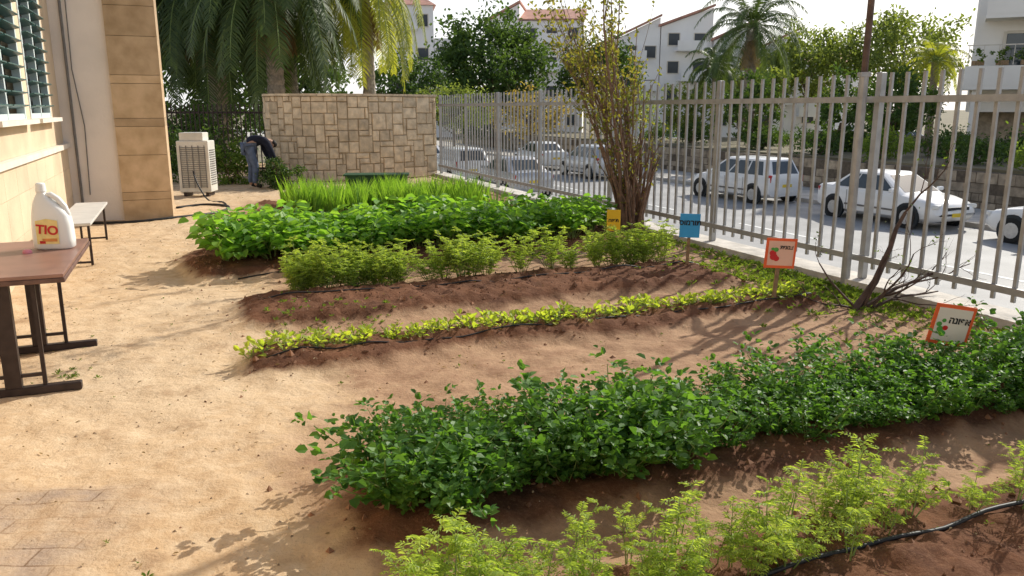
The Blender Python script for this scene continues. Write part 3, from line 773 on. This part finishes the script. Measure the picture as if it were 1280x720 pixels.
for (x,y) in [(16.3,3),(16.4,5.5),(16.5,8),(16.3,11.2),(17.2,14.0),(16.4,17),(16.5,20),(17.0,24),(17,29),(18,34),(19,1),(19.5,6),(20,10),(19.4,14),(19.6,17),(19.4,21),(19.8,27)]:
    k+=1; p=P(y,-x,-.05)
    bush(p,R.uniform(.9,1.5),R.uniform(.45,.8),60+k,R.choice(['tree','tree','weed','tree']),'rounded shrub on the stone terrace across the street',.12,38,32)
def frond(b,rb,base,az,el,L,r,droop=.09,lw=.035,ll=.45,nn=26):
    d=Vector((math.cos(az)*math.cos(el),math.sin(az)*math.cos(el),math.sin(el))); p=base.copy(); pts=[p.copy()]
    for k in range(nn):
        d=(d+Vector((0,0,-droop*(1+k/nn)))+rv(r,.01)).normalized(); p=p+d*L/nn; pts.append(p.copy())
        if k<3: continue
        f=math.sin(math.pi*min(1,(k+2)/(nn+3)))**.6; l=ll*f*r.uniform(.85,1.1)
        side=d.cross(Vector((0,0,1))).normalized()
        for sg in(-1,1):
            for h in (0,.5):
                q=p-d*L/nn*h; dd=(side*sg+d*.55+Vector((0,0,-.35))+rv(r,.14)).normalized(); e1=q+dd*l*.5; e2=e1+(dd+Vector((0,0,-.5))).normalized()*l*.5
                w=d*lw*.5; b.add([q-w,q+w,e1+w,e1-w,e2],[[0,1,2,3],[3,2,4]])
    rb.tube(pts[::3],[.03*(1-.8*i/len(pts[::3])) for i in range(len(pts[::3]))],4)
def palm(loc,H,L,nf,label,seed,lm='palm',tr=.2,ll=.5,dry=0,elmin=-.5,nn=26,droop=.09,lw=.035):
    e=empty('palm_tree',loc); tag(e,label,'palm tree'); r=random.Random(seed); t=MB(); n=int(H/.12)
    pts=[];rs=[]
    for i in range(n+1): pts.append((.05*math.sin(i*.08),0,-.3+(H+.3)*i/n)); rs.append(tr*(1+.12*(i%2))*(1.15-.25*i/n))
    t.tube(pts,rs,12); t.obj('trunk',M['palmbark'],e)
    b=MB(); rb=MB()
    for i in range(nf): frond(b,rb,Vector((0,0,H)),i*2.4+r.uniform(-.2,.2),elmin+(1.35-elmin)*((i+.5)/nf)**.8,L*r.uniform(.85,1.1),r,droop,lw,ll,nn)
    o=b.obj('crown',LF[lm],e); rb.obj('frond_stalk',M['stem'],o)
    if dry:
        b=MB()
        for i in range(dry): frond(b,b,Vector((0,0,H-.2)),r.uniform(0,6.28),r.uniform(-1.3,-.6),L*.5,r,droop,lw,ll*.8,16)
        b.obj('dead_fronds',LF['drypalm'],e)
    return e
palm(at(13.0,45),7.2,4.0,40,'tall feathery date palm in front of white houses',1,'palm',.3,.55,8,-.3,24,.075,.05)
palm(at(13.8,56),5.6,2.6,28,'small feathery palm beyond the street',2,'palm',.2,.5,0,-.2,18,.1,.07)
palm(at(24.6,48),5.6,2.4,26,'small palm near the apartment block',3,'palmy',.2,.5,0,-.1,18,.1,.05)
palm(Vector((-6.6,22.8,0)),5.0,3.5,48,'large drooping palm behind the stone wall',4,'palm',.22,.65,9,-.45,26,.085,.05)
palm(Vector((-9.0,25.0,0)),5.2,4.2,56,'large shaggy palm behind the railing',5,'palm',.24,.8,20,-.7,26,.10,.05)
palm(Vector((-4.5,25.6,0)),5.2,3.2,34,'palm with bright yellow green fronds',6,'palmy',.18,.55,8,-.3,24,.13,.045)
palm(Vector((-7.6,28.0,0)),5.6,4.0,50,'dark palm standing behind the other palms',8,'palm',.24,.7,12,-.8,24,.1,.06)
palm(Vector((-11.8,27.0,0)),5.6,4.0,44,'shaded palm behind the building',7,'palm',.24,.8,12,-.6,24,.1,.05)
# ---------------------------------------------------------------- street walls
def stonewall(loc,rot,L,Hh,label,seed,th=.35,ch=.24):
    r=random.Random(seed); b=MB(); b.box((L/2,0,Hh/2),(L,th-.06,Hh-.01),1)
    z=0
    while z<Hh-.02:
        h=min(ch*r.uniform(.8,1.2),Hh-z); x=0
        if Hh-z-h<.08: h=Hh-z
        while x<L:
            w=min(r.uniform(.25,.75),L-x); b.box((x+w/2,-r.uniform(0,.04),z+h/2),(w-.025,th,h-.025+r.uniform(-.015,.01)),0); x+=w
        z+=h
    o=b.obj('stone_wall',[M['streetstone'],M['darkmortar']],None,loc,rot); tag(o,label,'wall'); return o
stonewall(P(-12,-15.4,RZ-.02),TH+math.pi/2,60,1.05,'long low brown stone retaining wall across the street',1)
stonewall(P(-4,-21.2,-.1),TH+math.pi/2,30,.7,'upper stone terrace wall across the street',2)
# ---------------------------------------------------------------- cars
def car(loc,rot,paint,kindc,label,sc=.92):
    e=empty('parked_car',loc,rot); tag(e,label,'car','cars parked along the street'); e.scale=(sc,)*3
    if kindc=='sedan':
        st=[(-2.18,.42,.78,.66),(-2.10,.26,.93,.78),(-1.75,.2,.98,.84),(-1.2,.19,.97,.86),(-.5,.19,.93,.865),(.4,.19,.91,.865),(1.0,.19,.90,.86),(1.5,.2,.84,.84),(1.95,.22,.74,.79),(2.12,.28,.64,.72),(2.2,.36,.54,.62)]
        base=(-1.72,1.12,.90); roof=(-1.0,.25,1.42)
    else:
        st=[(-2.05,.42,.85,.70),(-2.0,.26,1.0,.80),(-1.7,.2,1.0,.85),(-1.2,.19,.98,.86),(-.5,.19,.95,.865),(.4,.19,.93,.865),(1.0,.19,.93,.86),(1.4,.2,.88,.84),(1.78,.22,.78,.79),(1.95,.28,.68,.72),(2.02,.36,.56,.62)]
        base=(-2.0,1.22,.93); roof=(-1.72,.28,1.52)
    b=MB(); rs=[]
    for x,zb,zt,hw in st:
        hp=[(0,zb),(hw*.8,zb),(hw*.97,zb+.1),(hw,zb+(zt-zb)*.45),(hw*.975,zt-.14),(hw*.92,zt-.04),(hw*.8,zt),(0,zt+.025)]
        rs.append([(x,y,z) for y,z in hp]+[(x,-y,z) for y,z in hp[-2:0:-1]])
    b.rings(rs)
    x0,x1,zb=base; xr0,xr1,zr=roof; hb,hr=.80,.60
    def ring(f,ex=0):
        xa=x0+(xr0-x0)*f; xb=x1+(xr1-x1)*f; y=hb+(hr-hb)*f; z=zb-.04+(zr-.04-zb+.04)*f
        c=.10
        return [(xa,-y+c,z),(xa+c,-y,z),(xb-c,-y,z),(xb,-y+c,z),(xb,y-c,z),(xb-c,y,z),(xa+c,y,z),(xa,y-c,z)]
    r1=ring(0); r2=ring(1); cx=(xr0+xr1)/2
    r3=[(cx+(p[0]-cx)*.86,p[1]*.84,zr) for p in r2]; r4=[(cx+(p[0]-cx)*.4,p[1]*.4,zr+.02) for p in r2]
    b.rings([r1,r2,r3,r4])
    body=b.obj('body',M[paint],e,smooth=True)
    try:
        body.data.set_sharp_from_angle(angle=math.radians(38))
    except Exception: pass
    def pane(a,c,d,f,u0,u1,v0,v1,n,name='window'):
        a,c,d,f=[Vector(q) for q in (a,c,d,f)]
        q=lambda u,v:(a*(1-u)+c*u)*(1-v)+(f*(1-u)+d*u)*v
        nn=(c-a).cross(f-a).normalized()
        if nn.dot(Vector(n))<0: nn=-nn
        vs=[q(u0,v0)+nn*.006,q(u1,v0)+nn*.006,q(u1,v1)+nn*.006,q(u0,v1)+nn*.006]
        w=MB(); w.add(vs,[[0,1,2,3]]); w.obj(name,M['glass'],e)
    for sg,i0,i1 in((-1,1,2),(1,6,5)):
        for (u0,u1) in ((.06,.32),(.35,.63),(.66,.95)): pane(r1[i0],r1[i1],r2[i1],r2[i0],u0,u1,.14,.9,(0,sg,.2))
    pane(r1[3],r1[4],r2[4],r2[3],.03,.97,.14,.93,(1,0,.3),'windscreen'); pane(r1[0],r1[7],r2[7],r2[0],.06,.94,.2,.9,(-1,0,.2),'rear_window')
    for sg in(-1,1):
        for x in (-1.33,1.32):
            w=MB(); w.tube([(x,sg*.80,.31),(x,sg*.872,.31)],[.385,.385],20); w.obj('wheel_arch',M['dark'],e)
            wh=MB(); wh.tube([(0,-.10,0),(0,-.09,0),(0,.09,0),(0,.10,0)],[.28,.31,.31,.28],20); wo=wh.obj('wheel',M['tyre'],e,(x,sg*.79,.31))
            rm=MB(); rm.tube([(0,sg*.08,0),(0,sg*.104,0)],[.2,.19],16)
            for k in range(5):
                a=k*1.2566; rm.box((0.1*math.cos(a),sg*.106,.1*math.sin(a)),(.05,.01,.05))
            rm.obj('rim',M['rim'],wo)
        fx=st[-3][0]; w=MB(); w.box((fx+.1,sg*.60,st[-3][2]-.10),(.16,.28,.11),rot=-sg*.35,bev=.02); w.obj('headlight',M['lampw'],e)
        rx=st[1][0]; w=MB(); w.box((rx+.06,sg*.64,st[1][2]-.14),(.12,.26,.15 if kindc=='sedan' else .26),rot=sg*.3,bev=.02); w.obj('tail_light',M['lampr'],e)
        w=MB(); w.box((.82,sg*.90,.98),(.1,.16,.11),bev=.02); w.obj('mirror',M[paint],e)
        for x in(-.62,.33):
            w=MB(); w.box((x,sg*.868,.78),(.15,.02,.025)); w.obj('door_handle',M[paint],e)
        w=MB()
        for x in(-.85,.05,.98): w.box((x,sg*.866,.55),(.012,.008,.62))
        w.box((0.05,sg*.868,.45),(1.9,.012,.05)); w.obj('door_seam',M['acdark'],e)
    w=MB(); w.box((st[-1][0]-.01,0,.42),(.05,.42,.10)); w.obj('number_plate',M['plate'],e)
    w=MB(); w.box((st[0][0]+.01,0,.62),(.05,.42,.10)); w.obj('number_plate',M['plate'],e)
    w=MB(); w.box((st[-1][0]-.05,0,.58),(.1,.8,.10)); w.obj('radiator_grille',M['dark'],e)
    return e
RD=RZ-.12
a_s=TH+math.pi/2
car(P(11.9,-11.5,RD),a_s+math.pi,'carwhite','sedan','white sedan parked across the street')
car(P(17.8,-11.3,RD),a_s+.1,'carwhite','hatch','white estate car parked across the street')
car(P(6.9,-11.8,RD),a_s,'carwhite','sedan','white sedan parked near the stone wall')
car(P(27.5,-10.7,RD),a_s,'carsilver','hatch','silver hatchback parked further down the street')
car(P(22.2,-4.8,RD),a_s,'carsilver','sedan','silver sedan parked beside the garden fence')
car(P(27.6,-4.6,RD),a_s,'carwhite','hatch','white hatchback parked behind the silver sedan')
car(P(33.2,-4.6,RD),a_s,'carsilver','sedan','pale sedan at the far end of the parked row')
car(P(33.3,-10.8,RD),a_s,'carwhite','sedan','white sedan far down the street')
car(Vector((12.4,60,RD)),.4,'carwhite','hatch','small white car on a distant street')
car(Vector((28.4,58,RD)),.3,'carsilver','hatch','silver blue car on a distant street')
# ---------------------------------------------------------------- buildings
def house(loc,rot,label,parts,seed,wallm='housewhite'):
    e=empty('apartment_house',loc,rot); tag(e,label,'building'); r=random.Random(seed)
    for (x,z0,ww,dd,hh,roof) in parts:
        b=MB(); b.box((x,dd/2,z0+hh/2),(ww,dd,hh)); wl=b.obj('wall',M[wallm],e)
        if roof:
            zt=z0+hh; wg=MB(); rr_=MB()
            if roof=='shed': 
                wg.add([(x-ww/2,0.02,zt),(x+ww/2,0.02,zt),(x+ww/2,dd,zt+1.9),(x-ww/2,dd,zt+1.9),(x-ww/2,dd,zt),(x+ww/2,dd,zt)],[[0,3,4],[1,5,2],[3,2,5,4],[0,1,2,3]])
                rr_.add([(x-ww/2-.2,-.3,zt+.02),(x+ww/2+.2,-.3,zt+.02),(x+ww/2+.2,dd+.2,zt+2.08),(x-ww/2-.2,dd+.2,zt+2.08),(x-ww/2-.2,-.3,zt+.16),(x+ww/2+.2,-.3,zt+.16),(x+ww/2+.2,dd+.2,zt+2.24),(x-ww/2-.2,dd+.2,zt+2.24)],[[0,3,2,1],[4,5,6,7],[0,1,5,4],[1,2,6,5],[2,3,7,6],[3,0,4,7]])
            elif roof=='left':
                wg.add([(x-ww/2,0.02,zt),(x+ww/2,.02,zt),(x+ww/2,.02,zt+1.9),(x+ww/2,dd,zt+1.9),(x-ww/2,dd,zt),(x+ww/2,dd,zt)],[[0,1,2],[5,4,3],[1,5,3,2],[0,2,3,4]])
                rr_.add([(x-ww/2-.3,-.25,zt-.05),(x+ww/2+.1,-.25,zt+2.0),(x+ww/2+.1,dd+.2,zt+2.0),(x-ww/2-.3,dd+.2,zt-.05),(x-ww/2-.3,-.25,zt+.20),(x+ww/2+.1,-.25,zt+2.25),(x+ww/2+.1,dd+.2,zt+2.25),(x-ww/2-.3,dd+.2,zt+.20)],[[0,3,2,1],[4,5,6,7],[0,1,5,4],[1,2,6,5],[2,3,7,6],[3,0,4,7]])
            elif roof=='gable': rr_.add([(x-ww/2-.3,-.3,zt+.002),(x+ww/2+.3,-.3,zt+.002),(x+ww/2+.3,dd+.3,zt+.002),(x-ww/2-.3,dd+.3,zt+.002),(x-ww/4,dd/2,zt+1.5),(x+ww/4,dd/2,zt+1.5)],[[0,1,5,4],[1,2,5],[2,3,4,5],[3,0,4],[3,2,1,0]])
            if wg.v: wg.obj('gable',M[wallm],e)
            rr_.obj('roof',M['rooftile'],e)
        nx_=max(1,int(ww/1.9)); nz_=max(1,int(hh/2.8))
        for i in range(nx_):
            for k in range(nz_):
                if r.random()<.15: continue
                px=x-ww/2+(i+.5)*ww/nx_; pz=z0+hh-(k+.45)*hh/nz_
                wo=link('window',HW,e,(px,-.02,pz)); link('frame',FM,wo,(0,-.01,0))
        for bb_ in range(2):
            bb=MB(); bx_=x+r.uniform(-.2,.2)*ww; bz=z0+hh-2.4-bb_*3; bb.box((bx_,-.6,bz),(min(3,ww*.6),1.2,.15)); bb.box((bx_,-1.17,bz+.5),(min(3,ww*.6),.08,.9)); bb.obj('balcony',M[wallm],e)
    return e
b=MB(); b.box((0,0,0),(1.1,.08,1.2)); WM=b.mesh('window',[M['glass']]); HW=b.mesh('window',[M['houseglass']])
b=MB(); b.box((-.6,0,0),(.08,.14,1.28)); b.box((.6,0,0),(.08,.14,1.28)); b.box((0,0,.62),(1.12,.14,.08)); b.box((0,0,-.62),(1.3,.2,.08)); FM=b.mesh('frame',[M['sill']])
house(at(-10.3,85),.15,'tall white and pink apartment house',[(0,0,4.6,8,13.2,'gable'),(3.2,0,1.7,6,10,None)],1)
house(at(2.4,92),-.1,'white apartment house with a sloping red roof',[(-3.4,0,3.6,9,12.3,'left'),(2.0,0,7.0,9,12.4,'shed')],2)
house(at(15.8,86),.05,'white stepped house with red tile roofs',[(-2.5,0,4.0,8,10.2,'left'),(2.3,0,5.4,9,11.2,'left'),(6.4,0,2.7,7,10.0,None)],3)
house(at(25.2,85),-.15,'white stepped house with small terraces',[(-2.2,0,4.4,9,9.8,'left'),(2.1,0,4.0,9,8.8,'left'),(5.4,0,2.6,8,7.6,None)],4)
house(at(42,110),-.1,'distant white apartment house',[(0,0,11,9,9,'gable')],5)
AR=-.5; AO=Vector((21.3,38.2,G))
ap=empty('apartment_block',AO,AR); tag(ap,'cream apartment block with planted balconies beside the street','building')
b=MB(); b.box((7,5.5,9.0),(14,9,12.4)); b.obj('wall',M['aptcream'],ap)
for x in(.3,4.5,9):
    b=MB(); b.box((x,-.2,1.9),(.4,.4,3.8)); b.obj('column',M['aptcream'],ap)
b=MB(); b.box((7,6,1.4),(13,7,2.79)); b.obj('ground_floor_wall',M['streetstone'],ap)
for k,z in enumerate((3.8,6.9,10.0)):
    b=MB(); b.box((4.8+k*.6,.2,z+.1),(10.2,1.7,.2)); b.box((4.8+k*.6,-.6,z+.62),(10.2,.12,.85)); bo=b.obj('balcony',M['aptcream'],ap)
    b=MB(); b.box((4.8+k*.6,-.6,z+1.95),(10.2,.04,.05))
    for i in range(18): b.box((-.2+k*.6+i*.59,-.6,z+1.5),(.03,.03,.86))
    b.obj('railing',M['sill'],bo)
    for x in(2.2,6.0,9.6):
        wo=link('window',WM,ap,(x,.97,z+1.6)); wo.scale=(1.7,1,1.6); link('frame',FM,wo,(0,-.03,0))
for i in range(9):
    p=AO+Matrix.Rotation(AR,3,'Z')@Vector((.2+i*.95,-.6,4.87)); b=MB(); b.box((0,0,.10),(.5,.18,.20)); o=b.obj('balcony_plant',M['wood'],None,p,AR); tag(o,'small potted plant on the apartment balcony','potted plant','balcony plants')
    crown(.48,.25,.40,10,24,.10,80+i).obj('foliage',LF['weed'],o,(0,0,.4))
# ---------------------------------------------------------------- person
def skinmesh(name,jts,edges,rad,m,root=0,sub=2):
    me=bpy.data.meshes.new(name); me.from_pydata([tuple(j) for j in jts],edges,[])
    o=bpy.data.objects.new(name,me); scene.collection.objects.link(o)
    sk=o.modifiers.new('skin','SKIN'); sb=o.modifiers.new('sub','SUBSURF'); sb.levels=sub; sb.render_levels=sub
    for i,v in enumerate(me.skin_vertices[0].data):
        rr_=rad[i]; v.radius=rr_ if isinstance(rr_,tuple) else (rr_,rr_); v.use_root=(i==root)
    dg=bpy.context.evaluated_depsgraph_get(); nm=bpy.data.meshes.new_from_object(o.evaluated_get(dg)); bpy.data.objects.remove(o)
    nm.materials.clear(); nm.materials.append(m); nm.polygons.foreach_set('use_smooth',[True]*len(nm.polygons))
    return nm
J=[(-.05,0,.92),(-.05,.10,.88),(0.02,.12,.48),(-.03,.13,.09),(.12,.14,.04),(-.05,-.10,.88),(.06,-.12,.48),(.02,-.14,.09),(.17,-.15,.04),
   (.10,0,1.07),(.27,0,1.12),(.40,0,1.04),(.46,0,.98),(.52,0,.90),(.30,.17,1.05),(.36,.22,.78),(.46,.14,.56),(.50,.12,.48),(.30,-.17,1.05),(.40,-.23,.78),(.50,-.15,.55),(.54,-.13,.47)]
E=[(0,1),(1,2),(2,3),(3,4),(0,5),(5,6),(6,7),(7,8),(0,9),(9,10),(10,11),(11,12),(12,13),(10,14),(14,15),(15,16),(16,17),(10,18),(18,19),(19,20),(20,21)]
RR=[.13,.09,.06,.045,.04,.09,.06,.045,.04,.12,.13,.055,.085,.09,.06,.045,.032,.03,.06,.045,.032,.03]
for base,idx,sg in((17,17,1),(21,21,-1)):
    b0=Vector(J[idx])
    for k in range(4):
        i=len(J); L=[.03,.036,.034,.027][k]; o=Vector((.012,(k-1.5)*.018,-.03)); J.append(tuple(b0+o)); J.append(tuple(b0+o+Vector((.012,0,-L)))); J.append(tuple(b0+o+Vector((-.002,0,-L*1.8)))); RR+= [.009,.008,.007]; E+=[(idx,i),(i,i+1),(i+1,i+2)]
    i=len(J); J.append(tuple(b0+Vector((.03,-sg*.02,-.01)))); J.append(tuple(b0+Vector((.045,-sg*.03,-.035)))); RR+=[.010,.008]; E+=[(idx,i),(i,i+1)]
pe=link('person',skinmesh('person',J,E,RR,M['skin']),None,(-5.5,17.0,.0),.5); tag(pe,'person bending over in dark jacket and light blue jeans','person'); pe.scale=(.95,.95,.95)
sk=lambda n,ids,ed,rd,m: link(n,skinmesh(n,[J[i] for i in ids],ed,rd,M[m]),pe)
sk('trousers',[0,1,2,3,5,6,7],[(0,1),(1,2),(2,3),(0,4),(4,5),(5,6)],[.145,.108,.08,.065,.108,.08,.065],'jeans')
sk('jacket',[0,9,10,14,15,16,18,19,20],[(0,1),(1,2),(2,3),(3,4),(4,5),(2,6),(6,7),(7,8)],[.15,.17,.18,.09,.07,.05,.09,.07,.05],'navy')
sk('shoe',[3,4],[(0,1)],[.055,.05],'shoe'); sk('shoe',[7,8],[(0,1)],[.055,.05],'shoe')
hm=skinmesh('hair',[(.44,0,1.02),(.50,0,.97),(.55,0,.89)],[(0,1),(1,2)],[.085,.09,.07],M['hair']); link('hair',hm,pe)
# ---------------------------------------------------------------- light, world, camera
az=math.radians(42); el=math.radians(34)
sd=Vector((math.sin(az)*math.cos(el),math.cos(az)*math.cos(el),math.sin(el)))
sl=bpy.data.lights.new('sun','SUN'); sl.energy=5; sl.angle=math.radians(.5); sl.color=(1,.95,.85)
so=link('sun',sl); so.rotation_euler=(-sd).to_track_quat('-Z','Y').to_euler()
w=bpy.data.worlds.new('World'); scene.world=w; w.use_nodes=True; nt=w.node_tree
sk_=nt.nodes.new('ShaderNodeTexSky'); sk_.sky_type='NISHITA'; sk_.sun_disc=False; sk_.sun_elevation=el; sk_.sun_rotation=az; sk_.dust_density=2; sk_.air_density=1.0; sk_.ozone_density=1
tcw=nt.nodes.new('ShaderNodeTexCoord'); sp_=nt.nodes.new('ShaderNodeSeparateXYZ'); nt.links.new(tcw.outputs['Generated'],sp_.inputs[0])
mr=nt.nodes.new('ShaderNodeMapRange'); mr.inputs['From Min'].default_value=.10; mr.inputs['From Max'].default_value=.5; mr.inputs['To Min'].default_value=.78; mr.inputs['To Max'].default_value=.03
nt.links.new(sp_.outputs['Z'],mr.inputs['Value'])
hz=nt.nodes.new('ShaderNodeMix'); hz.data_type='RGBA'; hz.inputs[7].default_value=(9.2,9.2,9.2,1); nt.links.new(mr.outputs[0],hz.inputs[0])
nt.links.new(sk_.outputs[0],hz.inputs[6]); nt.links.new(hz.outputs[2],nt.nodes['Background'].inputs[0]); nt.nodes['Background'].inputs[1].default_value=.14
cam=bpy.data.cameras.new('Camera'); co=link('Camera',cam,None,(0,0,1.65)); cam.sensor_width=36; cam.lens=28; cam.clip_end=3000; cam.clip_start=.05
co.rotation_euler=(math.radians(90-12.7),0,0); scene.camera=co
scene.view_settings.view_transform='Standard'; scene.view_settings.look='None'; scene.view_settings.exposure=0
